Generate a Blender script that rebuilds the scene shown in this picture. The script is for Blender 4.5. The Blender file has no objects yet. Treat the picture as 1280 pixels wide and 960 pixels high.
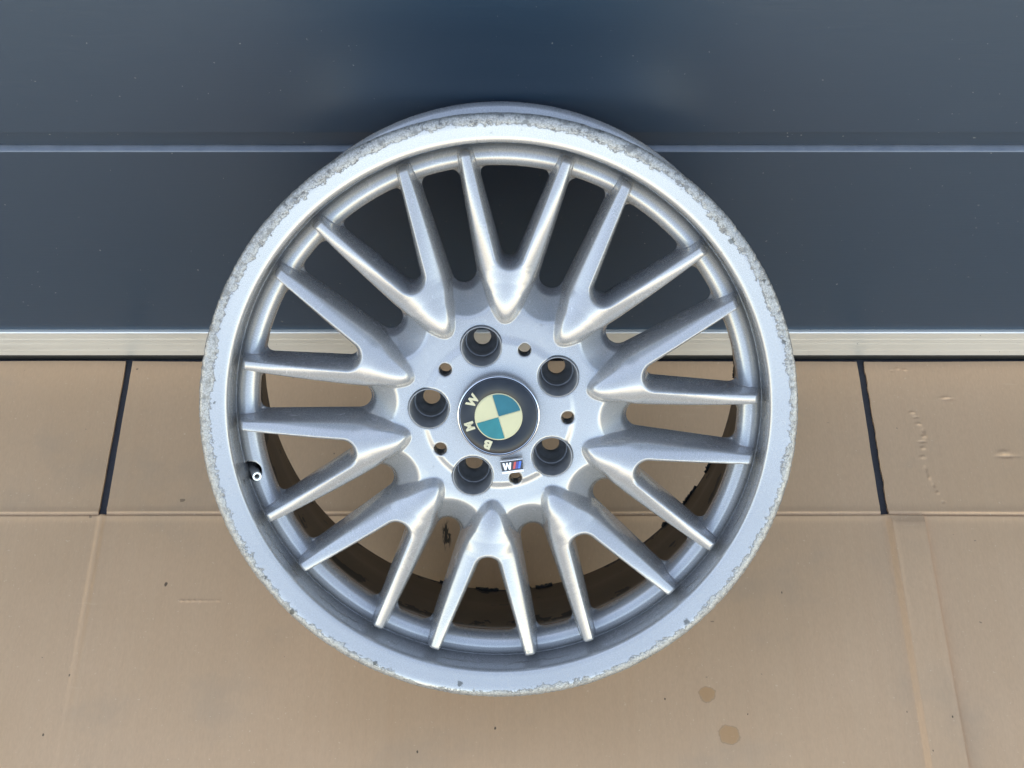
import bpy, bmesh, math
import numpy as np
from mathutils import Vector, Matrix

R = math.radians
scene = bpy.context.scene
COL = scene.collection

# ------------------------------------------------------------------ camera, sky, sun, exposure
PITCH, CAM = 52.2609, (0.01156, -1.20428, 1.50651)
cam_d = bpy.data.cameras.new('camera')
cam_d.sensor_width = 36.0
cam_d.lens = 2106.66 / 1280 * 36.0
cam_d.clip_start, cam_d.clip_end = 0.02, 500
cam = bpy.data.objects.new('camera', cam_d)
COL.objects.link(cam)
cam.location = CAM
cam.rotation_euler = (R(90 - PITCH), 0, 0)
scene.camera = cam

SUN_EL, SUN_ROT = 50.0, -28.0          # the sun stands behind the garage, so this side is in open shade
world = bpy.data.worlds.new('World')
scene.world = world
world.use_nodes = True
wn = world.node_tree.nodes
sky = wn.new('ShaderNodeTexSky')
sky.sky_type = 'NISHITA'
sky.sun_disc = False
sky.sun_elevation = R(SUN_EL)
sky.sun_rotation = R(SUN_ROT)
sky.air_density, sky.dust_density, sky.ozone_density = 1.0, 0.4, 1.0
wn['Background'].inputs['Strength'].default_value = 0.15
world.node_tree.links.new(sky.outputs[0], wn['Background'].inputs['Color'])

sd = bpy.data.lights.new('sun', 'SUN')
sd.energy, sd.angle, sd.color = 4.0, R(0.5), (1.0, 0.95, 0.87)
sun = bpy.data.objects.new('sun', sd)
COL.objects.link(sun)
to_sun = Vector((math.sin(R(SUN_ROT)) * math.cos(R(SUN_EL)), math.cos(R(SUN_ROT)) * math.cos(R(SUN_EL)), math.sin(R(SUN_EL))))
sun.rotation_euler = to_sun.to_track_quat('Z', 'Y').to_euler()
sun.location = to_sun * 12

vs = scene.view_settings
vs.view_transform, vs.look, vs.gamma, vs.use_curve_mapping = 'Standard', 'None', 1.0, False
vs.exposure = 2.65
vs.use_white_balance = True           # the camera's own balance for open shade
vs.white_balance_temperature, vs.white_balance_tint = 8900, 12

# ------------------------------------------------------------------ helpers
def link(o, parent=None):
    COL.objects.link(o)
    if parent is not None:
        o.parent = parent
    return o

def tag(o, label=None, cat=None, group=None, kind=None):
    for k, v in (('label', label), ('category', cat), ('group', group), ('kind', kind)):
        if v:
            o[k] = v
    return o

def empty(name, loc=(0, 0, 0), rot=(0, 0, 0)):
    o = bpy.data.objects.new(name, None)
    o.empty_display_size = 0.05
    o.location, o.rotation_euler = loc, rot
    return link(o)

def mesh_obj(name, V, F, mat, parent=None, smooth=False, loc=None, normals=None):
    me = bpy.data.meshes.new(name)
    me.from_pydata([tuple(map(float, v)) for v in V], [], [tuple(map(int, f)) for f in F])
    me.materials.append(mat)
    if smooth:
        me.polygons.foreach_set('use_smooth', np.ones(len(me.polygons), bool))
    me.update()
    if normals is not None:
        me.normals_split_custom_set_from_vertices([tuple(map(float, n)) for n in normals])
    o = bpy.data.objects.new(name, me)
    if loc is not None:
        o.location = loc
    return link(o, parent)

def lathe(name, prof, n, mat, parent, loc, closed=False, sharp=None, post=None, az0=0.0):
    """profile of (radius, w) in metres turned about local Z; closed joins last point to first"""
    m = len(prof)
    a = np.linspace(0, 2 * math.pi, n, endpoint=False) + az0
    P = np.array(prof, float)
    V = np.stack([np.sin(a)[:, None] * P[None, :, 0], np.cos(a)[:, None] * P[None, :, 0], np.broadcast_to(P[None, :, 1], (n, m))], -1)
    if post is not None:
        V = post(V, a)
    V = V.reshape(-1, 3)
    F = []
    for i in range(n):
        j = (i + 1) % n
        for k in range(m if closed else m - 1):
            l = (k + 1) % m
            F.append((i * m + k, j * m + k, j * m + l, i * m + l))
    o = mesh_obj(name, V, F, mat, parent, True, loc)
    if sharp is not None:
        o.data.set_sharp_from_angle(angle=R(sharp))
    return o

def extrude_obj(name, pts, z0, z1, mat, parent, loc, bevel=0.0, hole=None):
    bm = bmesh.new()
    vb = [bm.verts.new((x, y, z0)) for x, y in pts]
    f = bm.faces.new(vb)
    r = bmesh.ops.extrude_face_region(bm, geom=[f])
    top = [v for v in r['geom'] if isinstance(v, bmesh.types.BMVert)]
    bmesh.ops.translate(bm, verts=top, vec=(0, 0, z1 - z0))
    bmesh.ops.recalc_face_normals(bm, faces=bm.faces)
    if bevel:
        es = [e for e in bm.edges if all(abs(v.co.z - z1) < 1e-7 for v in e.verts)]
        bmesh.ops.bevel(bm, geom=es, offset=bevel, segments=2, affect='EDGES', profile=0.5)
    me = bpy.data.meshes.new(name)
    bm.to_mesh(me)
    bm.free()
    me.materials.append(mat)
    o = bpy.data.objects.new(name, me)
    o.location = loc
    return link(o, parent)

class NT:
    """tiny node-tree builder"""
    def __init__(s, name):
        s.mat = bpy.data.materials.new(name)
        s.mat.use_nodes = True
        s.t = s.mat.node_tree
        s.b = s.t.nodes['Principled BSDF']
        s.tc = s.t.nodes.new('ShaderNodeTexCoord').outputs['Object']
    def put(s, sock, v):
        if isinstance(v, bpy.types.NodeSocket):
            s.t.links.new(v, sock)
        elif isinstance(v, (tuple, list)) and len(v) == 3 and sock.type == 'RGBA':
            sock.default_value = (*v, 1)
        else:
            sock.default_value = v
    def math(s, op, a, b=0.0, c=None, clamp=False):
        n = s.t.nodes.new('ShaderNodeMath')
        n.operation, n.use_clamp = op, clamp
        s.put(n.inputs[0], a); s.put(n.inputs[1], b)
        if c is not None:
            s.put(n.inputs[2], c)
        return n.outputs[0]
    def vmath(s, op, a, b=(0, 0, 0)):
        n = s.t.nodes.new('ShaderNodeVectorMath')
        n.operation = op
        s.put(n.inputs[0], a); s.put(n.inputs[1], b)
        return n.outputs['Value'] if op in ('LENGTH', 'DISTANCE', 'DOT_PRODUCT') else n.outputs['Vector']
    def sep(s, v):
        n = s.t.nodes.new('ShaderNodeSeparateXYZ')
        s.put(n.inputs[0], v)
        return n.outputs
    def comb(s, x, y, z):
        n = s.t.nodes.new('ShaderNodeCombineXYZ')
        for i, v in enumerate((x, y, z)):
            s.put(n.inputs[i], v)
        return n.outputs[0]
    def noise(s, vec, scale, detail=3, rough=0.5, dist=0.0):
        n = s.t.nodes.new('ShaderNodeTexNoise')
        s.put(n.inputs['Vector'], vec)
        n.inputs['Scale'].default_value, n.inputs['Detail'].default_value = scale, detail
        n.inputs['Roughness'].default_value, n.inputs['Distortion'].default_value = rough, dist
        return n.outputs[0]
    def voronoi(s, vec, scale, feature='F1', out='Distance'):
        n = s.t.nodes.new('ShaderNodeTexVoronoi')
        n.feature = feature
        s.put(n.inputs['Vector'], vec)
        n.inputs['Scale'].default_value = scale
        return n.outputs[out]
    def step(s, v, a, b, lo=0.0, hi=1.0):
        n = s.t.nodes.new('ShaderNodeMapRange')
        n.interpolation_type = 'SMOOTHSTEP'
        s.put(n.inputs[0], v)
        for i, q in enumerate((a, b, lo, hi)):
            s.put(n.inputs[i + 1], q)
        return n.outputs[0]
    def lin(s, v, a, b, lo=0.0, hi=1.0):
        n = s.t.nodes.new('ShaderNodeMapRange')
        s.put(n.inputs[0], v)
        for i, q in enumerate((a, b, lo, hi)):
            s.put(n.inputs[i + 1], q)
        return n.outputs[0]
    def mix(s, f, a, b):
        n = s.t.nodes.new('ShaderNodeMix')
        n.data_type = 'RGBA'
        s.put(n.inputs[0], f); s.put(n.inputs[6], a); s.put(n.inputs[7], b)
        return n.outputs[2]
    def mixf(s, f, a, b):
        return s.math('ADD', s.math('MULTIPLY', f, b), s.math('MULTIPLY', s.math('SUBTRACT', 1.0, f), a))
    def bump(s, h, strength, dist):
        n = s.t.nodes.new('ShaderNodeBump')
        n.inputs['Strength'].default_value, n.inputs['Distance'].default_value = strength, dist
        s.put(n.inputs['Height'], h)
        s.t.links.new(n.outputs[0], s.b.inputs['Normal'])
    def set(s, **kw):
        for k, v in kw.items():
            s.put(s.b.inputs[{'color': 'Base Color', 'rough': 'Roughness', 'metal': 'Metallic', 'coat': 'Coat Weight', 'coat_rough': 'Coat Roughness', 'spec': 'Specular IOR Level'}[k]], v)
        return s.mat

def plain(name, color, rough=0.5, metal=0.0, coat=0.0, spec=0.5, var=0.12, scale=60):
    n = NT(name)
    k = n.noise(n.tc, scale, 4)
    c0 = tuple(max(0, x * (1 - var)) for x in color)
    c1 = tuple(min(1, x * (1 + var)) for x in color)
    return n.set(color=n.mix(k, c0, c1), rough=n.lin(k, 0.3, 0.7, max(0.03, rough - 0.06), min(1, rough + 0.06)), metal=metal, coat=coat, spec=spec, coat_rough=0.1)

# ------------------------------------------------------------------ materials
def mat_silver():
    n = NT('silver_lacquer')
    big = n.noise(n.tc, 14, 3)
    fleck = n.noise(n.tc, 2600, 1)
    base = n.mix(big, (0.295, 0.296, 0.298), (0.335, 0.336, 0.338))
    # stone chips, fine scratches and grime that sits in patches
    chip = n.step(n.noise(n.tc, 95, 2, 0.6), 0.735, 0.755)
    sx = n.sep(n.tc)
    scr = n.noise(n.vmath('MULTIPLY', n.tc, (900, 60, 60)), 1.0, 2)
    scr2 = n.noise(n.vmath('MULTIPLY', n.vmath('ADD', n.tc, (3.1, 1.7, 0)), (80, 700, 80)), 1.0, 2)
    scratch = n.math('MULTIPLY', n.step(n.math('MAXIMUM', scr, scr2), 0.72, 0.76), n.step(n.noise(n.tc, 24, 2), 0.55, 0.62))
    grime = n.step(n.noise(n.tc, 42, 6, 0.7), 0.56, 0.78)
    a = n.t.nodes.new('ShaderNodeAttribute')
    a.attribute_name = 'dirt_dark'
    dirt_dark = n.math('MULTIPLY', a.outputs['Fac'], n.step(n.noise(n.tc, 300, 4, 0.7), 0.25, 0.6), clamp=True)
    c = n.mix(n.math('MULTIPLY', grime, 0.10), base, (0.30, 0.27, 0.22))
    c = n.mix(n.math('MULTIPLY', scratch, 0.6), c, (0.75, 0.75, 0.74))
    c = n.mix(n.math('MULTIPLY', chip, 0.75), c, (0.16, 0.16, 0.16))
    c = n.mix(dirt_dark, c, (0.07, 0.06, 0.05))
    n.bump(n.math('ADD', n.math('MULTIPLY', fleck, 0.15), n.math('MULTIPLY', n.noise(n.tc, 260, 2), 0.25)), 0.05, 0.001)
    rough = n.math('ADD', n.lin(fleck, 0.3, 0.7, 0.24, 0.29), n.math('ADD', n.math('MULTIPLY', grime, 0.10), n.math('MULTIPLY', dirt_dark, 0.3)))
    return n.set(color=c, rough=rough, metal=n.math('SUBTRACT', 0.42, n.math('MULTIPLY', n.math('MAXIMUM', dirt_dark, chip), 0.4)), coat=0.5, coat_rough=0.08)

def mat_rim():
    """silver lacquer, kerb-scraped outer edge, dirty inner barrel"""
    n = NT('kerbed_silver_rim')
    p = n.sep(n.tc)
    x, y, z = p[0], p[1], p[2]
    r = n.vmath('LENGTH', n.comb(x, y, 0.0))
    big = n.noise(n.tc, 14, 3)
    fleck = n.noise(n.tc, 2600, 1)
    base = n.mix(big, (0.295, 0.296, 0.298), (0.335, 0.336, 0.338))
    flat = n.comb(x, y, 0.0)
    # scraped band: width changes slowly along the edge and has a ragged inner outline
    low = n.noise(flat, 9, 2)
    mid = n.noise(flat, 120, 3, 0.65)
    hi = n.noise(flat, 420, 3, 0.6)
    topb = n.lin(y, -0.26, 0.26, -0.0012, 0.0022)
    width = n.math('ADD', n.lin(low, 0.32, 0.68, 0.0048, 0.0112), topb)
    width = n.math('ADD', width, n.lin(mid, 0.3, 0.7, -0.0028, 0.0034))
    width = n.math('ADD', width, n.lin(hi, 0.3, 0.7, -0.0012, 0.0012))
    edge = n.math('SUBTRACT', n.math('SUBTRACT', 0.2585, width), r)      # <0 inside the scrape
    front = n.step(z, -0.020, -0.016)
    scuff = n.math('MULTIPLY', n.step(edge, 0.0002, -0.0002), front)
    line = n.math('MULTIPLY', n.step(n.math('ABSOLUTE', edge), 0.0008, 0.0003), front)
    cell = n.voronoi(n.vmath('ADD', flat, n.comb(n.math('MULTIPLY', hi, 0.004), n.math('MULTIPLY', mid, 0.008), 0.0)), 420, 'DISTANCE_TO_EDGE')
    pit = n.step(n.noise(flat, 150, 5, 0.75), 0.50, 0.66)
    grain = n.noise(flat, 900, 3, 0.7)
    blot = n.step(n.noise(n.vmath('ADD', flat, (4.2, 1.1, 0)), 75, 3, 0.6), 0.56, 0.66)
    metal = n.mix(grain, (0.15, 0.147, 0.14), (0.48, 0.47, 0.445))
    metal = n.mix(n.math('MULTIPLY', n.step(cell, 0.10, 0.02), 0.65), metal, (0.13, 0.125, 0.12))
    upper = n.lin(y, -0.12, 0.20, 0.3, 1.0)
    metal = n.mix(n.math('MULTIPLY', blot, n.math('MULTIPLY', upper, 0.8)), metal, (0.12, 0.117, 0.112))
    metal = n.mix(n.math('MULTIPLY', pit, upper), metal, (0.08, 0.08, 0.08))
    # single knocks seen on the face of the lip
    spots = None
    for sx, sy, sr in ((.1965, .1515, .0030), (-.0348, -.2446, .0026), (-.110, -.2250, .0024), (.1656, -.1861, .0030), (-.1826, -.1772, .0028), (.243, .065, .0024), (-.205, -.145, .0016), (.225, .118, .0016), (-.2445, .012, .0012)):
        d = n.math('ADD', n.vmath('DISTANCE', flat, (sx, sy, 0)), n.lin(hi, 0.3, 0.7, -0.0012, 0.0012))
        k = n.step(d, sr, sr * 0.7)
        spots = k if spots is None else n.math('MAXIMUM', spots, k)
    spots = n.math('MULTIPLY', spots, front)
    small = n.math('MULTIPLY', n.step(n.noise(flat, 130, 2, 0.6), 0.715, 0.735), front)
    grime = n.step(n.noise(n.tc, 42, 6, 0.7), 0.54, 0.78)
    # dirt line that sits in the groove below the lip
    wob = n.lin(n.noise(flat, 70, 4, 0.7), 0.3, 0.7, -0.004, 0.004)
    gz = n.math('ADD', z, wob)
    groove = n.math('MULTIPLY', n.step(gz, -0.030, -0.040), n.math('MULTIPLY', n.step(z, -0.050, -0.047), n.step(n.noise(flat, 55, 4, 0.7), 0.40, 0.58)))
    seam = n.math('MULTIPLY', n.step(n.math('ABSOLUTE', n.math('ADD', gz, 0.020)), 0.0016, 0.0006), n.step(n.noise(flat, 18, 3, 0.6), 0.48, 0.58))
    seam = n.math('MULTIPLY', seam, n.step(r, 0.237, 0.2362))
    c = n.mix(n.math('MULTIPLY', grime, 0.10), base, (0.30, 0.27, 0.22))
    c = n.mix(n.math('MULTIPLY', groove, 0.45), c, (0.13, 0.12, 0.10))
    c = n.mix(n.math('MULTIPLY', seam, 0.8), c, (0.16, 0.145, 0.125))
    c = n.mix(n.math('MULTIPLY', small, 0.5), c, (0.15, 0.15, 0.15))
    c = n.mix(scuff, c, metal)
    c = n.mix(n.math('MULTIPLY', line, 0.75), c, (0.10, 0.10, 0.10))
    c = n.mix(n.math('MULTIPLY', spots, 0.9), c, (0.06, 0.06, 0.055))
    # inner barrel: baked brown brake dust, flaking black near its back edge
    inner = n.math('MULTIPLY', n.step(z, -0.060, -0.075), n.step(r, 0.2362, 0.2352))
    bd = n.noise(n.tc, 16, 6, 0.7)
    brown = n.mix(bd, (0.085, 0.052, 0.028), (0.19, 0.122, 0.070))
    fl = n.noise(n.tc, 38, 5, 0.62)
    near = n.math('MAXIMUM', n.step(z, -0.200, -0.2215), n.step(z, -0.105, -0.080))
    flake = n.step(n.math('ADD', fl, n.math('MULTIPLY', near, 0.16)), 0.665, 0.68)
    brown = n.mix(flake, brown, (0.008, 0.007, 0.006))
    c = n.mix(inner, c, brown)
    outer_d = n.math('MULTIPLY', n.step(z, -0.025, -0.045), n.step(r, 0.2364, 0.2374))
    c = n.mix(n.math('MULTIPLY', outer_d, n.lin(bd, 0.3, 0.7, 0.15, 0.5)), c, (0.16, 0.16, 0.17))
    h = n.math('MULTIPLY', scuff, n.math('SUBTRACT', n.math('MULTIPLY', grain, 0.7), n.math('ADD', 0.9, n.math('MULTIPLY', pit, 0.8))))
    h = n.math('ADD', h, n.math('MULTIPLY', fleck, 0.03))
    n.bump(h, 0.45, 0.0006)
    rough = n.math('ADD', n.lin(fleck, 0.3, 0.7, 0.24, 0.29), n.math('ADD', n.math('MULTIPLY', scuff, 0.18), n.math('MULTIPLY', grime, 0.08)))
    rough = n.mixf(inner, rough, 0.55)
    m = n.mixf(n.math('MAXIMUM', spots, n.math('MULTIPLY', groove, 0.6)), 0.42, 0.1)
    m = n.mixf(scuff, m, 0.55)
    m = n.mixf(inner, m, 0.25)
    coat = n.math('MULTIPLY', n.math('SUBTRACT', 1.0, n.math('MAXIMUM', scuff, inner)), 0.5)
    return n.set(color=c, rough=rough, metal=m, coat=coat, coat_rough=0.08)

def mat_card():
    n = NT('kraft_cardboard')
    p = n.sep(n.tc)
    big = n.noise(n.tc, 3.2, 4, 0.55)
    fibre = n.noise(n.vmath('MULTIPLY', n.tc, (500, 130, 200)), 1.0, 4, 0.7)
    flute = n.noise(n.vmath('MULTIPLY', n.tc, (150, 1.5, 1)), 1.0, 2)
    c = n.mix(n.lin(big, 0.3, 0.7), (0.52, 0.303, 0.167), (0.58, 0.345, 0.200))
    c = n.mix(n.lin(fibre, 0.3, 0.75, 0.0, 0.35), c, (0.38, 0.23, 0.125))
    c = n.mix(n.lin(flute, 0.3, 0.7, 0.0, 0.09), c, (0.62, 0.41, 0.25))
    smudge = n.step(n.noise(n.vmath('ADD', n.tc, (2.3, 9.1, 0)), 7, 5, 0.62), 0.52, 0.72)
    c = n.mix(n.math('MULTIPLY', smudge, 0.22), c, (0.30, 0.225, 0.155))
    rub = n.math('MULTIPLY', n.step(n.noise(n.vmath('MULTIPLY', n.vmath('ADD', n.tc, (0.4, 1.9, 0)), (14, 190, 1)), 1.0, 3, 0.6), 0.66, 0.76), n.step(n.noise(n.tc, 6, 2), 0.52, 0.64))
    c = n.mix(n.math('MULTIPLY', rub, 0.30), c, (0.66, 0.46, 0.29))
    fleck = n.step(n.noise(n.tc, 330, 2, 0.5), 0.71, 0.75)
    c = n.mix(n.math('MULTIPLY', fleck, 0.5), c, (0.68, 0.49, 0.33))
    dark = n.step(n.noise(n.vmath('ADD', n.tc, (7, 3, 0)), 95, 2, 0.4), 0.775, 0.79)
    c = n.mix(n.math('MULTIPLY', dark, 0.6), c, (0.10, 0.065, 0.04))
    flat = n.comb(p[0], p[1], 0.0)
    wob = n.lin(n.noise(flat, 160, 3), 0.3, 0.7, -0.0014, 0.0014)
    for sx, sy, sr in ((.2047, -.4257, .0080), (.2234, -.4697, .0100)):      # two oil drips
        d = n.math('ADD', n.vmath('DISTANCE', flat, (sx, sy, 0)), wob)
        ring = n.step(n.math('ABSOLUTE', n.math('SUBTRACT', d, sr)), 0.0012, 0.0)
        c = n.mix(n.math('MULTIPLY', n.step(d, sr + 0.0004, sr - 0.0016), 0.68), c, n.mix(fibre, (0.36, 0.17, 0.065), (0.50, 0.25, 0.10)))
        c = n.mix(n.math('MULTIPLY', ring, 0.4), c, (0.22, 0.12, 0.05))
    for sx, sy, sr in ((-.3471, -.3001, .0032), (.4428, -.4518, .0016), (.40, -.445, .0014), (.4185, -.488, .0012), (-.430, -.405, .0014), (-.005, -.463, .0016), (.1625, -.4315, .0016), (.243, -.448, .0010), (-.445, -.47, .0016), (.29, -.31, .0012), (-.08, -.488, .0018)):
        d = n.math('ADD', n.vmath('DISTANCE', n.vmath('MULTIPLY', flat, (1.7, 1.0, 1.0)), (sx * 1.7, sy, 0)), n.math('MULTIPLY', wob, 0.7))
        c = n.mix(n.math('MULTIPLY', n.step(d, sr, sr * 0.6), 0.85), c, (0.055, 0.035, 0.022))
    # dark scrape on the flap right behind the wheel
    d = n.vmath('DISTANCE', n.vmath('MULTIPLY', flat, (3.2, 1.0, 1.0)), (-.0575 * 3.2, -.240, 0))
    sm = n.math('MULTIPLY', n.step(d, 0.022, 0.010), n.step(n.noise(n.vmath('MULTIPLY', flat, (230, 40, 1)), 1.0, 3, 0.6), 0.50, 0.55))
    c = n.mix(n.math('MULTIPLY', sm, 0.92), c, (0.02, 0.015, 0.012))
    n.bump(n.math('ADD', n.math('MULTIPLY', fibre, 0.35), n.math('MULTIPLY', flute, 0.5)), 0.12, 0.0012)
    return n.set(color=c, rough=0.72, spec=0.35)

def mat_door():
    n = NT('anthracite_door_paint')
    k = n.noise(n.vmath('MULTIPLY', n.tc, (14, 300, 520)), 1.0, 4, 0.7)
    big = n.noise(n.tc, 2.2, 3)
    c = n.mix(big, (0.011, 0.029, 0.050), (0.015, 0.036, 0.059))
    dust = n.step(n.noise(n.tc, 150, 3, 0.55), 0.70, 0.745)
    patch = n.step(n.noise(n.tc, 9, 2), 0.48, 0.62)
    c = n.mix(n.math('MULTIPLY', n.math('MULTIPLY', dust, patch), 0.55), c, (0.30, 0.28, 0.25))
    speck = n.step(n.noise(n.tc, 260, 1, 0.5), 0.765, 0.79)
    c = n.mix(n.math('MULTIPLY', speck, 0.5), c, (0.40, 0.38, 0.34))
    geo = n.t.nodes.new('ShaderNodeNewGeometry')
    up = n.step(n.sep(geo.outputs['Normal'])[2], 0.35, 0.7)      # sky reflection painted into the colour of upward edges
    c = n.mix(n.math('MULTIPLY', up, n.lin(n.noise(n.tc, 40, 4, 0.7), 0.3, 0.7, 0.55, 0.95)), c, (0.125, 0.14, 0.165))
    n.bump(k, 0.22, 0.0006)
    return n.set(color=c, rough=n.lin(k, 0.3, 0.7, 0.30, 0.40), spec=0.9)

def mat_alu():
    n = NT('mill_aluminium')
    k = n.noise(n.vmath('MULTIPLY', n.tc, (6, 200, 900)), 1.0, 3, 0.6)
    big = n.noise(n.vmath('MULTIPLY', n.tc, (10, 10, 60)), 1.0, 4, 0.6)
    c = n.mix(k, (0.62, 0.59, 0.535), (0.74, 0.70, 0.64))
    c = n.mix(n.lin(big, 0.5, 0.8, 0, 0.3), c, (0.42, 0.40, 0.37))
    sp = n.step(n.noise(n.tc, 210, 2, 0.5), 0.735, 0.76)
    c = n.mix(n.math('MULTIPLY', sp, 0.8), c, (0.06, 0.055, 0.05))
    return n.set(color=c, rough=n.lin(k, 0.3, 0.7, 0.34, 0.46), metal=0.55)

def mat_ground(name, c0, c1):
    n = NT(name)
    big = n.noise(n.tc, 0.8, 5, 0.6)
    fine = n.noise(n.tc, 220, 4, 0.7)
    c = n.mix(n.lin(big, 0.3, 0.7), c0, c1)
    c = n.mix(n.lin(fine, 0.45, 0.75, 0, 0.4), c, tuple(x * 0.6 for x in c0))
    n.bump(fine, 0.4, 0.002)
    return n.set(color=c, rough=0.88)

SILVER, RIM = mat_silver(), mat_rim()
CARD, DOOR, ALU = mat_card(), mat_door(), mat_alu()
PAVING = mat_ground('pale_concrete', (0.36, 0.33, 0.29), (0.45, 0.42, 0.37))
SLAB = mat_ground('dark_paving', (0.035, 0.035, 0.040), (0.055, 0.053, 0.058))
RUBBER = plain('black_rubber', (0.010, 0.010, 0.010), 0.6, var=0.4)
STEEL = plain('dark_seat_steel', (0.21, 0.212, 0.215), 0.46, 0.2, var=0.4, scale=180)
CHROME = plain('chromed_edge', (0.55, 0.57, 0.60), 0.14, 1.0)
BLACKENAMEL = plain('black_enamel', (0.007, 0.010, 0.015), 0.38, coat=0.12, spec=0.3, var=0.6, scale=90)
CREAM = plain('yellowed_white_enamel', (0.40, 0.375, 0.235), 0.40, spec=0.3, var=0.08)
LETTER = plain('yellowed_letter', (0.42, 0.385, 0.26), 0.40, spec=0.3, var=0.1)
BLUE = plain('faded_blue_enamel', (0.001, 0.095, 0.125), 0.36, spec=0.3, var=0.25, scale=110)
TEAL = plain('faded_teal_enamel', (0.001, 0.135, 0.150), 0.36, spec=0.3, var=0.25, scale=110)
BADGEBLACK = plain('badge_black', (0.012, 0.012, 0.014), 0.3, coat=0.5)
WHITE = plain('badge_silver', (0.72, 0.73, 0.74), 0.3, 0.3)
RED = plain('badge_red', (0.45, 0.05, 0.035), 0.35, coat=0.4)
VIOLET = plain('badge_navy', (0.05, 0.035, 0.20), 0.35, coat=0.4)
MBLUE = plain('badge_blue', (0.025, 0.13, 0.50), 0.35, coat=0.4)
NICKEL = plain('nickel_valve', (0.72, 0.72, 0.70), 0.28, 0.7)

# ------------------------------------------------------------------ ground
def slab(name, x0, x1, y0, y1, z, mat):
    o = mesh_obj(name, [(x0, y0, z), (x1, y0, z), (x1, y1, z), (x0, y1, z)], [(0, 1, 2, 3)], mat)
    return tag(o, kind='structure')
slab('ground', -60, 60, -60, 60, -0.0092, PAVING)  # unseen sunlit driveway, made pale to bounce warm light
slab('pavement', -2.4, 2.4, -0.70, 0.10, -0.0052, SLAB)

# ------------------------------------------------------------------ garage door (face at y = 0)
DX = 2.3
door = tag(empty('garage_door', (0, 0, -0.005)), 'anthracite sectional garage door the wheel leans against', 'garage door')
def profile_x(name, pts, mat, x0=-DX, x1=DX, sharp=None):
    """closed (y, z) profile run along X"""
    m = len(pts)
    V = [(x0, y, z + 0.005) for y, z in pts] + [(x1, y, z + 0.005) for y, z in pts]
    F = [(i, (i + 1) % m, m + (i + 1) % m, m + i) for i in range(m)] + [tuple(range(m))[::-1], tuple(range(m, 2 * m))]
    o = mesh_obj(name, V, F, mat, door)
    bm = bmesh.new(); bm.from_mesh(o.data)
    bmesh.ops.recalc_face_normals(bm, faces=bm.faces)
    bm.to_mesh(o.data); bm.free()
    return o
def panel(z0, z1):
    # bottom roll faces a little downwards, top bead faces up
    return [(0.0, z0 + 0.0208), (0.0018, z0 + 0.0206), (0.0040, z0 + 0.0010), (0.0050, z0), (0.038, z0), (0.038, z1), (0.0080, z1), (0.0066, z1 - 0.0003), (0.0007, z1 - 0.0030), (0.0, z1 - 0.0040)]
def low_panel(z0, z1):
    return [(0.0, z0), (0.038, z0), (0.038, z1), (0.0080, z1), (0.0066, z1 - 0.0003), (0.0007, z1 - 0.0030), (0.0, z1 - 0.0040)]
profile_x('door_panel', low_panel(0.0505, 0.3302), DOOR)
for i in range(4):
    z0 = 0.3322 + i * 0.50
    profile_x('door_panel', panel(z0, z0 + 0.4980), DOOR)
# ribbed aluminium bottom rail, then the rubber seal
rail = [(-0.0045, 0.0100)]
for z, d in ((0.0190, 0.0), (0.0194, 0.00012), (0.0204, 0.00012), (0.0208, 0.0), (0.0300, 0.0), (0.0304, 0.00012), (0.0314, 0.00012), (0.0318, 0.0), (0.0385, 0.0), (0.0389, 0.00015), (0.0397, 0.00015), (0.0401, 0.0)):
    rail.append((-0.0045 + d, z))
rail += [(-0.0045, 0.0492), (-0.0035, 0.0502), (0.036, 0.0502), (0.036, 0.0100)]
profile_x('bottom_rail', rail, ALU)
profile_x('rubber_seal', [(-0.0015, 0.0098), (-0.003, 0.006), (-0.002, 0.001), (0.001, -0.0048), (0.030, -0.0048), (0.030, 0.0098)], RUBBER)

# ------------------------------------------------------------------ flattened carton under the wheel (top surface near z = 0)
carton = tag(empty('cardboard_carton', (0, -0.35, -0.005)), 'flattened brown cardboard carton lying under the wheel', 'cardboard')
CY, CXL, CXR, EDGE = -0.2135, -0.4255, 0.4095, 0.4500
dents = [(.458, -.078, .0026, .0016, 1.2), (.461, -.084, .003, .0015, -.9), (.4625, -.094, .003, .0017, 1.1), (.467, -.103, .002, .003, -1.0), (.4665, -.111, .0025, .002, 1.2), (.4635, -.118, .004, .0014, -1.3), (.463, -.127, .0024, .002, 1.1), (.461, -.139, .003, .002, 1.0), (.4615, -.155, .0018, .004, -1.0), (.464, -.166, .0016, .003, 1.0), (.4672, -.176, .0016, .003, -.9), (.470, -.186, .0016, .002, .9), (.474, -.198, .0014, .0016, -.8),
         (.4985, -.0576, .0055, .0018, 1.1), (.501, -.0595, .005, .0016, -1.0), (.5512, -.1330, .006, .003, 1.2), (.552, -.138, .008, .0018, -1.6), (.4507, -.0152, .002, .0015, .8), (.459, -.017, .0025, .0012, .8), (.444, -.018, .0016, .0012, -.6)]
for k in range(7):
    dents.append((-.328 + k * .0062, -.3195, .0020, .0013, 0.75 if k < 4 else 0.4))
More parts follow.
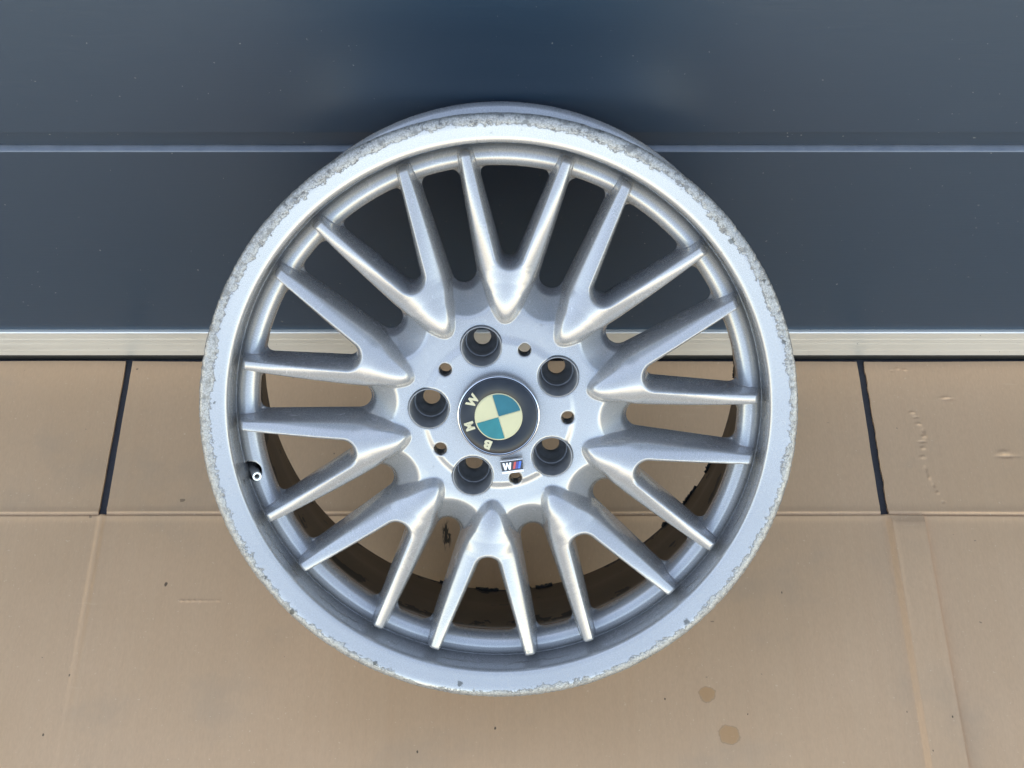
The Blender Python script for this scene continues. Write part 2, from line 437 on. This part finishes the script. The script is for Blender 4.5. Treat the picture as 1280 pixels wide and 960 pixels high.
def zc(x, y):
    x, y = np.broadcast_arrays(np.asarray(x, float), np.asarray(y, float))
    z = 0.0004 * np.sin(x * 11 + 1.0) * np.cos(y * 13) + 0.0003 * np.sin(x * 23 - y * 17) - 0.0007
    # flap edge lifts a touch towards the door
    z = z + 0.0005 * np.clip((y + 0.06) / 0.06, 0, 1) ** 2 * np.sin(x * 9)
    def groove(d, dep, wid, bul, bw):
        return -dep * np.exp(-(d / wid) ** 2) + bul * np.exp(-(d / bw) ** 2)
    z = z + groove(y - CY, 0.0022, 0.0016, 0.0011, 0.007)
    low = (y < CY + 0.001)
    fade = np.clip((y + 0.52) / 0.22, 0.25, 1)
    z = z + low * fade * (groove(x - CXL, 0.0005, 0.002, 0.0022, 0.0030) + groove(x - CXR - 0.003, 0.0004, 0.002, 0.0013, 0.0042))
    z = z + low * -0.0003 * np.exp(-((x + 0.006) / 0.002) ** 2)
    # the glued tab rides over the next panel
    on_tab = (x > CXR) & (x <= EDGE) & (y < CY + 0.0005)
    z = z + np.where(on_tab, 0.0034 * np.clip((x - CXR) / 0.006, 0, 1) * np.clip((CY - y) / 0.012, 0, 1), 0)
    for dx, dy, sx, sy, h in dents:
        z = z + h * 0.001 * np.exp(-((x - dx) / sx) ** 2 - ((y - dy) / sy) ** 2)
    return z
def lines(a, b, coarse, dense):
    s = [np.linspace(a, b, max(2, int((b - a) / coarse) + 1))]
    for lo, hi, st in dense:
        lo, hi = max(a, lo), min(b, hi)
        if hi > lo:
            s.append(np.arange(lo, hi, st))
    v = np.unique(np.round(np.concatenate(s), 5))
    keep = [0]
    for i in range(1, len(v)):
        if v[i] - v[keep[-1]] > 0.0004:
            keep.append(i)
    v = v[keep]
    v[-1] = b
    return v
def board(name, x0, x1, y0, y1, dx, dy, zoff=0.0, th=0.0040, wob=0.0):
    xs, ys = lines(x0, x1, 0.012, dx), lines(y0, y1, 0.012, dy)
    nx, ny = len(xs), len(ys)
    X, Y = np.meshgrid(xs, ys)
    Z = zc(X, Y) + zoff
    rng = np.random.default_rng(5)
    if wob:        # knife-cut edges are not quite straight
        jag = np.convolve(rng.normal(0, 1, ny + 8), np.ones(9) / 9, 'valid') * wob
        X[:, 0] += jag[:ny]; X[:, -1] += jag[::-1][:ny]
    rr = 0.0006
    V = [np.stack([X, Y, Z], -1).reshape(-1, 3)]
    F = [(j * nx + i, j * nx + i + 1, (j + 1) * nx + i + 1, (j + 1) * nx + i) for j in range(ny - 1) for i in range(nx - 1)]
    ring = [i for i in range(nx)] + [j * nx + nx - 1 for j in range(1, ny)] + [(ny - 1) * nx + i for i in range(nx - 2, -1, -1)] + [j * nx for j in range(ny - 2, 0, -1)]
    top = V[0]
    lowv = top[ring].copy(); lowv[:, 2] -= th
    base = nx * ny
    V.append(lowv)
    m = len(ring)
    for i in range(m):
        j = (i + 1) % m
        F.append((ring[i], base + i, base + j, ring[j]))
    F.append(tuple(base + i for i in range(m)))
    o = mesh_obj(name, np.concatenate(V), F, CARD, None, True)
    o.data.set_sharp_from_angle(angle=R(50))
    o.parent = carton
    o.location = (0, 0.35, 0.005)
    return o
CRY = (CY - 0.012, CY + 0.012, 0.0006)
denseL, denseR = (CXL - 0.010, CXL + 0.010, 0.0008), (CXR - 0.006, CXR + 0.014, 0.0008)
board('flap', -0.95, -0.4296, CY, -0.0052, [], [CRY], wob=0.0010)
board('flap', -0.4214, 0.4055, CY, -0.0052, [], [CRY], wob=0.0010)
board('flap', 0.4135, 0.95, CY, -0.0052, [(0.440, 0.562, 0.0009)], [CRY, (-0.206, -0.010, 0.0009)], wob=0.0010)
board('panel', -0.95, CXL, -1.10, CY, [denseL], [CRY])
board('panel', CXL, EDGE, -1.10, CY, [denseL, denseR, (-0.335, -0.284, 0.0010), (-0.012, 0.0, 0.001)], [CRY, (-0.3245, -0.3145, 0.0008)])
board('panel', EDGE + 0.0004, 0.95, -1.10, CY, [], [CRY], zoff=-0.0006)

# ------------------------------------------------------------------ the wheel
WR, WW, TILT = 0.2585, 0.22468, R(40.3125)
base_y = -2 * WR * math.sin(TILT)
wheel = tag(empty('alloy_wheel', (0, base_y, 0), (R(90) - TILT, 0, 0)), 'silver multi-spoke alloy wheel with kerb-scraped rim leaning back on the garage door', 'wheel')
FACE = (0, WR, WW)            # centre of the front face in the wheel's own space
Y0, LUG0, PIN0 = 3.9, -14.1, 21.9

def ell(x, p):
    x = np.clip(x, 0, 1)
    return (1 - (1 - x) ** p) ** (1.0 / p)
def crown(x, p):
    return 1 - (1 - np.clip(x, 0, 1)) ** p
def smax(a, b, k):
    h = np.clip(0.5 + 0.5 * (a - b) / k, 0, 1)
    return b + (a - b) * h + k * h * (1 - h)
def smin(a, b, k):
    return -smax(-a, -b, k)
def wedge(s, t, sc, slope, rho):
    n = math.sqrt(1 + slope * slope)
    ps = s - sc
    along = (ps + slope * t) / n
    return np.where(along > 0, (t - slope * ps) / n, np.hypot(ps, t)) - rho

def face_height(x, y):
    """front surface of the casting, millimetres; also which component wins"""
    r = np.hypot(x, y)
    az = np.degrees(np.arctan2(x, y)) - Y0
    kY = np.round(az / 36.0)
    a = np.abs(az - 36 * kY)
    A = np.radians(a); B = np.radians(18 - a)
    s, t = r * np.cos(A), r * np.sin(A)
    sB, tB = r * np.cos(B), r * np.sin(B)
    u = wedge(s, t, 140.8, 0.350, 7.2)           # V window inside one Y
    v = wedge(sB, tB, 124.0, 0.076, 10.8)        # slot between two Ys
    wtop = 1.5 - 15.0 * (np.clip(r - 105, 0, None) / 124.0) ** 1.35 - 7 * (np.clip(108 - r, 0, None) / 30) ** 2.0
    xs = np.clip(s - 77.5, 0, None)
    bw = 3.45 * np.sqrt(xs) + 0.03 * xs + 4.0 * np.clip((s - 106) / 22, 0, 1)
    q = (bw - np.sqrt(t * t + 30.0) + 2.6) * 0.85 - np.clip(77.5 - s, 0, None) * 1.2
    e = smin(q, v, 3.0)
    gentle = np.interp(r, [78, 92, 108, 126, 165, 200, 229], [8, 11, 15, 19, 13, 8, 5.0])      # soft crown of the spoke
    aB = np.interp(r, [78, 95, 115, 130, 165, 200, 229], [10, 17, 25, 27, 18, 11.5, 8.0])
    aV = np.interp(r, [128, 165, 200, 229], [8.5, 6.6, 5.0, 4.0])
    aW = np.interp(r, [78, 95, 125, 165, 229], [8.0, 7.5, 7.0, 5.8, 4.0])
    floor = np.interp(r, [78, 92, 104, 116], [19, 24, 36, 49])
    end = 231.5 - r
    e2, u2 = smin(e, end * 1.15, 5.0), smin(u, end * 1.15, 5.0)
    cB, gW, gV, gE = crown(e2 / aB, 2.0), crown(e2 / aW, 2.3), crown(u2 / aV, 2.4), crown(end / 9.0, 2.2)
    deep = floor + wtop - gentle
    h_face = wtop - gentle * (1 - cB) - deep * (1 - gW * gV * gE)
    neg = np.minimum(np.minimum(e, u), 231.5 - r)
    h_face = np.maximum(h_face, -56.0) + 3.0 * np.minimum(neg, 0)
    # hub disc: domed boss round the cap, lower outer ring, then the fall to each slot
    prof = sum(np.interp(r + dr, [0, 35.0, 36.5, 44, 52, 55.5, 60, 64.5, 67.5, 82, 86, 100, 112], [-4.5, -4.5, -1.2, -1.5, -3.4, -5.0, -8.6, -12.8, -14.0, -14.6, -15, -17, -18.5]) for dr in (-1.4, -0.7, 0, 0.7, 1.4)) / 5
    slope = -50 + 34.0 * crown(v / 6.0, 2.0) * 0.30 + 34 * 0.70 * np.clip(v / 25.0, 0, 1.2)
    h_hub = smin(prof, slope, 2.0) - 3.0 * np.clip(r - 121, 0, None)
    d = np.abs(r - 221.5)
    h_bead = np.where(d < 10.2, -43.5 + 12.5 * ell(1 - d / 10.2, 2.0), -43.5 - 3.0 * (d - 10.2))
    h_bead = np.where(r > 229.5, smax(h_bead, -40.0 + 0.9 * np.clip(r - 231, 0, 9), 2.5), h_bead)
    h = smax(smax(h_face, h_hub, 0.3 + 3.7 * np.clip((v - 1) / 10.0, 0, 1)), h_bead, 6.5)
    h = smax(h, -46.5 + 0 * h, 4.0)
    comp = np.where(h_bead > np.maximum(h_face, h_hub), 2, np.where(h_face > h_hub, 1, 0))
    win = smax(np.minimum(u, v), r - 211.6, 9.0)      # openings, outer corners rounded
    return h, comp, kY.astype(int) % 10, win

def polar(rad, az):
    return rad * math.sin(R(az)), rad * math.cos(R(az))
LUGS = [polar(60.5, LUG0 + 72 * i) for i in range(5)]
PINS = [polar(60.0, PIN0 + 72 * i) for i in range(5)]
VALVE = (-219.2, -57.4)

def casting():
    st = 1.05
    ax = np.arange(-237.5, 237.6, st)
    az = np.arange(-78.0, 6.1, st)
    X, Y = np.meshgrid(ax, ax, indexing='ij')
    H, _, _, WIN = face_height(X, Y)
    RR = np.hypot(X, Y)
    back = np.interp(RR, [0, 84, 116, 240], [-72, -72, -50.5, -50.5])
    for px, py in PINS:
        back = smax(back, -34 - 5.0 * np.clip(np.hypot(X - px, Y - py) - 11, 0, None), 2)
    hole = -WIN
    for px, py in LUGS:
        hole = np.maximum(hole, 17.6 - np.hypot(X - px, Y - py))
    for px, py in PINS:
        hole = np.maximum(hole, 5.4 - np.hypot(X - px, Y - py))
    hole = np.maximum(hole, 8.8 - np.hypot(X - VALVE[0], Y - VALVE[1]))
    gx, gy = np.gradient(H, st)
    sc = 1 / np.sqrt(1 + np.clip(gx ** 2 + gy ** 2, 0, 16))
    Z = az[None, None, :]
    f = np.maximum((Z - H[:, :, None]) * sc[:, :, None], back[:, :, None] - Z)
    f = np.maximum(f, (RR - 235.0)[:, :, None])
    k = 1.2                                              # small radius on the drilled edges
    hh = np.clip(0.5 + 0.5 * (f - hole[:, :, None]) / k, 0, 1)
    f = (hole[:, :, None] + (f - hole[:, :, None]) * hh + k * hh * (1 - hh)).astype(np.float32)
    # naive surface nets
    nx, ny, nz = f.shape
    ins = f < 0
    cnt = np.zeros((nx - 1, ny - 1, nz - 1), np.int8)
    for i in (0, 1):
        for j in (0, 1):
            for l in (0, 1):
                cnt += ins[i:nx - 1 + i, j:ny - 1 + j, l:nz - 1 + l]
    cells = np.argwhere((cnt > 0) & (cnt < 8))
    idx = np.full(cnt.shape, -1, np.int64)
    idx[tuple(cells.T)] = np.arange(len(cells))
    acc = np.zeros((len(cells), 3)); num = np.zeros(len(cells))
    corners = [(i, j, l) for i in (0, 1) for j in (0, 1) for l in (0, 1)]
    vals = {c: f[cells[:, 0] + c[0], cells[:, 1] + c[1], cells[:, 2] + c[2]] for c in corners}
    for c in corners:
        for d in range(3):
            if c[d] == 0:
                c2 = list(c); c2[d] = 1; c2 = tuple(c2)
                a, b = vals[c], vals[c2]
                m = (a < 0) != (b < 0)
                tt = np.where(m, a / np.where(m, a - b, 1), 0)
                p = np.array(c, float)[None, :] + np.zeros((len(cells), 3)); p[:, d] = tt
                acc[m] += p[m]; num[m] += 1
    V = (cells + acc / num[:, None]) * st + np.array([ax[0], ax[0], az[0]])
    quads = []
    for d in range(3):
        o1, o2 = (d + 1) % 3, (d + 2) % 3
        sl = [slice(None)] * 3; sl2 = [slice(None)] * 3
        sl[d] = slice(0, -1); sl2[d] = slice(1, None)
        a, b = ins[tuple(sl)], ins[tuple(sl2)]
        e = np.argwhere(a != b)
        e = e[(e[:, o1] > 0) & (e[:, o2] > 0) & (e[:, o1] < f.shape[o1] - 1) & (e[:, o2] < f.shape[o2] - 1)]
        flip = ~a[tuple(e.T)]
        def at(da, db):
            c = e.copy(); c[:, o1] -= da; c[:, o2] -= db
            return idx[tuple(c.T)]
        q = np.stack([at(1, 1), at(0, 1), at(0, 0), at(1, 0)], -1)
        q[flip] = q[flip][:, ::-1]
        quads.append(q)
    Q = np.concatenate(quads)
    # pull vertices of the front surface exactly onto it
    def hgrad(x, y, ep=0.25):
        hx = (face_height(x + ep, y)[0] - face_height(x - ep, y)[0]) / (2 * ep)
        hy = (face_height(x, y + ep)[0] - face_height(x, y - ep)[0]) / (2 * ep)
        return hx, hy
    def hole_at(x, y):
        hv = -face_height(x, y)[3]
        for px, py in LUGS: hv = np.maximum(hv, 17.6 - np.hypot(x - px, y - py))
        for px, py in PINS: hv = np.maximum(hv, 5.4 - np.hypot(x - px, y - py))
        return np.maximum(hv, 8.8 - np.hypot(x - VALVE[0], y - VALVE[1]))
    bk = np.interp(np.hypot(V[:, 0], V[:, 1]), [0, 84, 116, 240], [-72, -72, -50.5, -50.5])
    gx0, gy0 = hgrad(V[:, 0], V[:, 1])
    near_front = (np.abs(V[:, 2] - face_height(V[:, 0], V[:, 1])[0]) / np.sqrt(1 + gx0 ** 2 + gy0 ** 2) < 1.3) & (V[:, 2] > bk + 1.6) & (hole_at(V[:, 0], V[:, 1]) < -1.6) & (np.hypot(V[:, 0], V[:, 1]) < 233.5)
    for _ in range(2):
        x, y = V[near_front, 0], V[near_front, 1]
        hx, hy = hgrad(x, y)
        dz = V[near_front, 2] - face_height(x, y)[0]
        g2 = 1 + hx * hx + hy * hy
        stp = np.clip(dz / g2, -0.6, 0.6)
        V[near_front] -= np.stack([-hx * stp, -hy * stp, stp], -1)
    # vertex normals
    P = V[Q]
    fn = np.cross(P[:, 2] - P[:, 0], P[:, 3] - P[:, 1])
    Nn = np.zeros_like(V)
    for c in range(4):
        np.add.at(Nn, Q[:, c], fn)
    Nn /= np.linalg.norm(Nn, axis=1)[:, None] + 1e-12
    hx, hy = hgrad(V[near_front, 0], V[near_front, 1], 0.5)
    an = np.stack([-hx, -hy, np.ones_like(hx)], -1)
    an /= np.linalg.norm(an, axis=1)[:, None]
    Nn[near_front] = an
    if np.median((Nn[near_front] * (fn.sum(0) * 0 + np.array([0, 0, 1]))).sum(1)) < 0:
        Nn = -Nn
    # orientation check of the faces themselves
    top = fn[:, 2][V[Q[:, 0], 2] > -5]
    if np.median(top) < 0:
        Q = Q[:, ::-1]
        Nn[~near_front] *= -1
    # dirt in the pin holes and along the bead; valve hole and back darkened
    dirt_dark = np.zeros(len(V))
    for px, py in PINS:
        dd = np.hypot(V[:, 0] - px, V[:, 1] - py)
        dirt_dark = np.maximum(dirt_dark, np.clip((6.2 - dd) / 0.5, 0, 1) * 1.0)
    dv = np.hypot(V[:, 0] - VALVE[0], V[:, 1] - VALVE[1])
    dirt_dark = np.maximum(dirt_dark, 4.0 * np.clip((9.2 - dv) / 0.5, 0, 1) * (V[:, 2] < -34))
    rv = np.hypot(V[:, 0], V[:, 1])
    dirt_dark = np.maximum(dirt_dark, 0.40 * np.clip((rv - 229.5) / 2.0, 0, 1) * (V[:, 2] < -33))
    dirt_dark = np.maximum(dirt_dark, np.clip((-48.5 - V[:, 2]) / 1.0, 0, 1))
    C = V[Q].mean(1)
    _, comp, kY, _ = face_height(C[:, 0], C[:, 1])
    lab = np.where(comp == 1, 10 + kY, comp)
    def part(name, sel):
        q = Q[sel]
        used, inv = np.unique(q, return_inverse=True)
        o = mesh_obj(name, V[used] * 0.001, inv.reshape(q.shape), SILVER, wheel, True, FACE, Nn[used])
        at = o.data.attributes.new('dirt_dark', 'FLOAT', 'POINT')
        at.data.foreach_set('value', dirt_dark[used].astype(np.float32))
        return o
    part('hub', lab == 0)
    for i in range(10):
        part('spoke', lab == 10 + i)
    part('inner_ring', lab == 2)
casting()

# rim: scraped lip, wall down to the groove, tyre bed outside, barrel inside (radius, w) in mm
rim_prof = [(231.5, -47), (231.9, -42), (232.6, -28), (233.4, -12), (233.7, -7.5), (234.1, -5.2), (235.1, -3.7), (236.8, -2.8), (239.5, -2.25), (243, -1.55), (247, -0.7), (250, -0.1), (252.5, 0.0), (254.6, -0.3), (256.4, -1.0), (257.6, -2.2), (258.3, -3.8), (258.5, -6),
            (258.0, -9), (256.0, -12.5), (251.0, -14.5), (246.0, -15.5), (243.0, -18), (242.0, -23), (240.8, -38), (242.0, -43), (241.0, -48), (232.0, -62), (222.5, -80), (221.5, -110), (228.0, -150), (236.5, -172), (239.5, -178), (240.8, -200), (242.0, -206), (246, -209.5), (252.5, -210.5), (255.0, -211.4), (257.3, -213.8), (258.5, -217), (258.4, -220.5), (257.2, -223.2), (255.0, -224.4), (250, -224.68), (238, -224.68), (234.6, -224.4), (232.9, -223.0), (232.4, -220.5),
            (231.2, -200), (229.2, -175), (223.5, -152), (218.0, -120), (217.0, -92), (216.5, -70), (214.0, -55), (212.2, -48.5), (215, -47.5)]
def worn(Vv, a):
    rng = np.random.default_rng(11)
    n = len(a)
    def wav(k):
        w = rng.normal(0, 1, n)
        f = np.fft.rfft(w); f[k:] = 0
        o = np.fft.irfft(f, n)
        return o / o.std()
    j = 0.10 * wav(70) + 0.16 * wav(400)
    for i, (rad, w) in enumerate(rim_prof[:20]):
        amt = np.clip((rad - 252.0) / 5.0, 0, 1)
        if amt > 0:
            k = 1 - np.clip(j, -0.15, 0.7) * 0.001 * amt / (rad * 0.001)
            Vv[:, i, 0] *= k; Vv[:, i, 1] *= k
            Vv[:, i, 2] -= np.clip(j, 0, 1.0) * 0.0007 * amt
    return Vv
lathe('rim', [(r * 0.001, w * 0.001) for r, w in rim_prof], 1080, RIM, wheel, FACE, closed=False, post=worn)

# black flakes of old tyre rubber stuck along the back edge of the barrel
def residue():
    rng = np.random.default_rng(3)
    V, F = [], []
    for az0, az1, dens in ((77, 84, 7), (84, 93, 7), (93, 99, 3), (122, 136, 5), (168, 186, 6), (-172, -160, 3), (110, 118, 3)):
        for _ in range(dens):
            c = rng.uniform(az0, az1); ln = rng.uniform(1.2, 5.5); n = 9
            w0 = rng.uniform(-223.5, -214.0); hw = rng.uniform(1.8, 5.5)
            b = len(V)
            for i in range(n):
                tt = i / (n - 1)
                aa = R(c + (tt - 0.5) * ln)
                wid = hw * (math.sin(math.pi * (0.12 + 0.76 * tt)) ** 0.5) * rng.uniform(0.6, 1.2)
                for ww, dr in ((w0 - wid, 0.3), (w0 - wid * 0.8, rng.uniform(1.4, 3.4)), (w0 + wid * 0.8, rng.uniform(1.2, 3.0)), (w0 + wid, 0.1)):
                    ww = max(ww, -224.4)
                    rad = np.interp(-ww, [175, 200, 220.5, 224.4], [229.2, 231.2, 232.4, 234.6]) - dr
                    V.append((rad * 0.001 * math.sin(aa), rad * 0.001 * math.cos(aa), ww * 0.001))
            for i in range(n - 1):
                for k in range(3):
                    F.append((b + i * 4 + k, b + i * 4 + k + 1, b + i * 4 + 5 + k, b + i * 4 + 4 + k))
            F.append((b, b + 1, b + 2, b + 3)); e = b + (n - 1) * 4
            F.append((e + 3, e + 2, e + 1, e))
    tag(mesh_obj('tyre_residue', V, F, RUBBER, wheel, False, FACE), kind='stuff')
residue()

# wheel-bolt seats: dark steel sleeves set into the hub
seat_prof = [(17.9, -13.0), (17.6, -11.6), (17.0, -11.4), (16.6, -12.4), (16.3, -16), (14.7, -42), (14.4, -43), (13.5, -43.3), (13.1, -44.0), (12.8, -52), (11.6, -54), (9.2, -58), (8.0, -60), (7.7, -62), (7.7, -66), (9, -71.5), (17.9, -71.5)]
first = None
for px, py in LUGS:
    if first is None:
        first = lathe('bolt_seat', [(r * 0.001, w * 0.001) for r, w in seat_prof], 56, STEEL, wheel, (px * 0.001, WR + py * 0.001, WW), sharp=35)
    else:
        o = first.copy()
        o.location = (px * 0.001, WR + py * 0.001, WW)
        link(o, wheel)

# valve
vs_prof = [(0.0, -40), (2.0, -40), (2.1, -27.4), (2.6, -26.8), (3.7, -26.8), (4.1, -27.4), (4.2, -29.5), (4.2, -46.0), (4.2, -62), (0.0, -62)]
vx, vy = -0.2137, -0.0608
valve = lathe('valve_stem', [(r * 0.001, (w + 26.8) * 0.001) for r, w in vs_prof], 32, NICKEL, wheel, (vx, WR + vy, WW - 0.0268), sharp=35)
valve.rotation_mode = 'QUATERNION'
valve.rotation_quaternion = Vector((0.0072, -0.0022, 0.026)).to_track_quat('Z', 'Y')
lathe('valve_core', [(0.0, -0.0067), (0.0009, -0.0067), (0.0011, -0.0077), (0.0021, -0.0092)], 16, STEEL, valve, (0, 0, 0))

# centre cap with the roundel, turned -106.4 degrees
cap = lathe('centre_cap', [(r * 0.001, w * 0.001) for r, w in [(35.4, -4.4), (35.7, -0.6), (35.3, 0.2), (34.6, 0.5), (34.3, 0.3), (34.0, -0.3), (33.4, -0.5), (0.0, -0.5)]], 128, CHROME, wheel, FACE, sharp=50)
def sector(name, r0, r1, a0, a1, z0, z1, mat, parent, n=40, bevel=0.0):
    pts = []
    for i in range(n + 1):
        a = R(a0 + (a1 - a0) * i / n)
        pts.append((r1 * math.sin(a), r1 * math.cos(a)))
    if r0 <= 0:
        if abs(a1 - a0) < 359:
            pts.append((0, 0))
        else:
            pts.pop()
    else:
        for i in range(n, -1, -1):
            a = R(a0 + (a1 - a0) * i / n)
            pts.append((r0 * math.sin(a), r0 * math.cos(a)))
    return extrude_obj(name, pts, z0, z1, mat, parent, (0, 0, 0), bevel)
lathe('black_band', [(r * 0.001, w * 0.001) for r, w in [(33.2, -0.45), (33.1, 0.35), (32.6, 0.75), (28, 1.15), (20.7, 1.45), (20.5, 1.3), (20.5, -0.45)]], 128, BLACKENAMEL, cap, (0, 0, 0), sharp=60)
lathe('inner_circle', [(0.0206, -0.0004), (0.0206, 0.00145), (0.0204, 0.0016), (0.0001, 0.00165)], 96, CREAM, cap, (0, 0, 0), sharp=60)
ROT = -106.4
gap = 0.00035
for i, m in ((0, BLUE), (1, CREAM), (2, TEAL), (3, CREAM)):
    # 0 = upper right in the photograph's turned badge
    a0 = ROT + 90 + i * 90
    o = sector('quadrant', 0, 0.0192, a0, a0 + 90, 0.0013, 0.0020, m, cap, 24)
    mid = R(a0 + 45)
    o.location = (gap * 1.4 * math.sin(mid), gap * 1.4 * math.cos(mid), 0)

def letter(ch, size, depth, mat, parent, loc, rot_z, bold=0.0, sx=1.0):
    cu = bpy.data.curves.new('letter', 'FONT')
    cu.body, cu.size, cu.extrude, cu.offset = ch, size, depth, bold
    cu.align_x, cu.align_y = 'CENTER', 'CENTER'
    cu.resolution_u = 4
    tmp = bpy.data.objects.new('letter_tmp', cu)
    COL.objects.link(tmp)
    dg = bpy.context.evaluated_depsgraph_get()
    me = bpy.data.meshes.new_from_object(tmp.evaluated_get(dg))
    COL.objects.unlink(tmp)
    bpy.data.objects.remove(tmp)
    xs = [v.co.x for v in me.vertices]; ys = [v.co.y for v in me.vertices]
    mx, my = (min(xs) + max(xs)) / 2, (min(ys) + max(ys)) / 2
    for v in me.vertices:
        v.co.x = (v.co.x - mx) * sx; v.co.y -= my
    me.materials.clear(); me.materials.append(mat)
    o = bpy.data.objects.new('letter', me)
    o.location, o.rotation_euler = loc, (0, 0, rot_z)
    return link(o, parent)
for ch, a in (('B', -158.5), ('M', -108.5), ('W', -57.5)):
    lx, ly = polar(0.0263, a)
    letter(ch, 0.0102, 0.0003, LETTER, cap, (lx, ly, 0.00155), -R(a), bold=0.00055, sx=1.12 if ch == 'B' else 0.98)

# small three-stripe badge below the cap, fixed upside down
bx, by = 0.0116, -0.0444
badge = empty('badge', (bx, WR + by, WW - 0.0018), (R(-4), 0, R(7.5)))
badge.parent = wheel
badge.scale = (0.93, 0.80, 1)
plate = extrude_obj('badge_plate', [(-.0098, -.0050), (.0098, -.0050), (.0104, .0058), (-.0104, .0058)], -0.006, 0.0009, BADGEBLACK, badge, (0, 0, 0), 0.0004)
extrude_obj('badge_edge', [(-.0102, -.0078), (.0102, -.0078), (.0101, -.0051), (-.0101, -.0051)], -0.006, 0.0006, WHITE, badge, (0, 0, 0), 0.0003)
extrude_obj('badge_edge', [(-.0106, .0059), (.0106, .0059), (.0106, .0065), (-.0106, .0065)], -0.006, 0.0008, WHITE, badge, (0, 0, 0), 0.0001)
extrude_obj('letter', [(-.0086, .0042), (-.0072, -.0036), (-.0056, -.0036), (-.0044, .0010), (-.0032, -.0036), (-.0016, -.0036), (-.0004, .0042), (-.0021, .0042), (-.0027, .0002), (-.0037, .0042), (-.0051, .0042), (-.0061, .0002), (-.0067, .0042)], 0.0009, 0.0014, WHITE, badge, (0, 0, 0))
for i, m in enumerate((RED, VIOLET, MBLUE)):
    x0 = 0.0004 + i * 0.0024
    extrude_obj('stripe', [(x0, -.0034), (x0 + .0021, -.0034), (x0 + .0040, .0042), (x0 + .0019, .0042)], 0.0009, 0.0013, m, badge, (0, 0, 0))
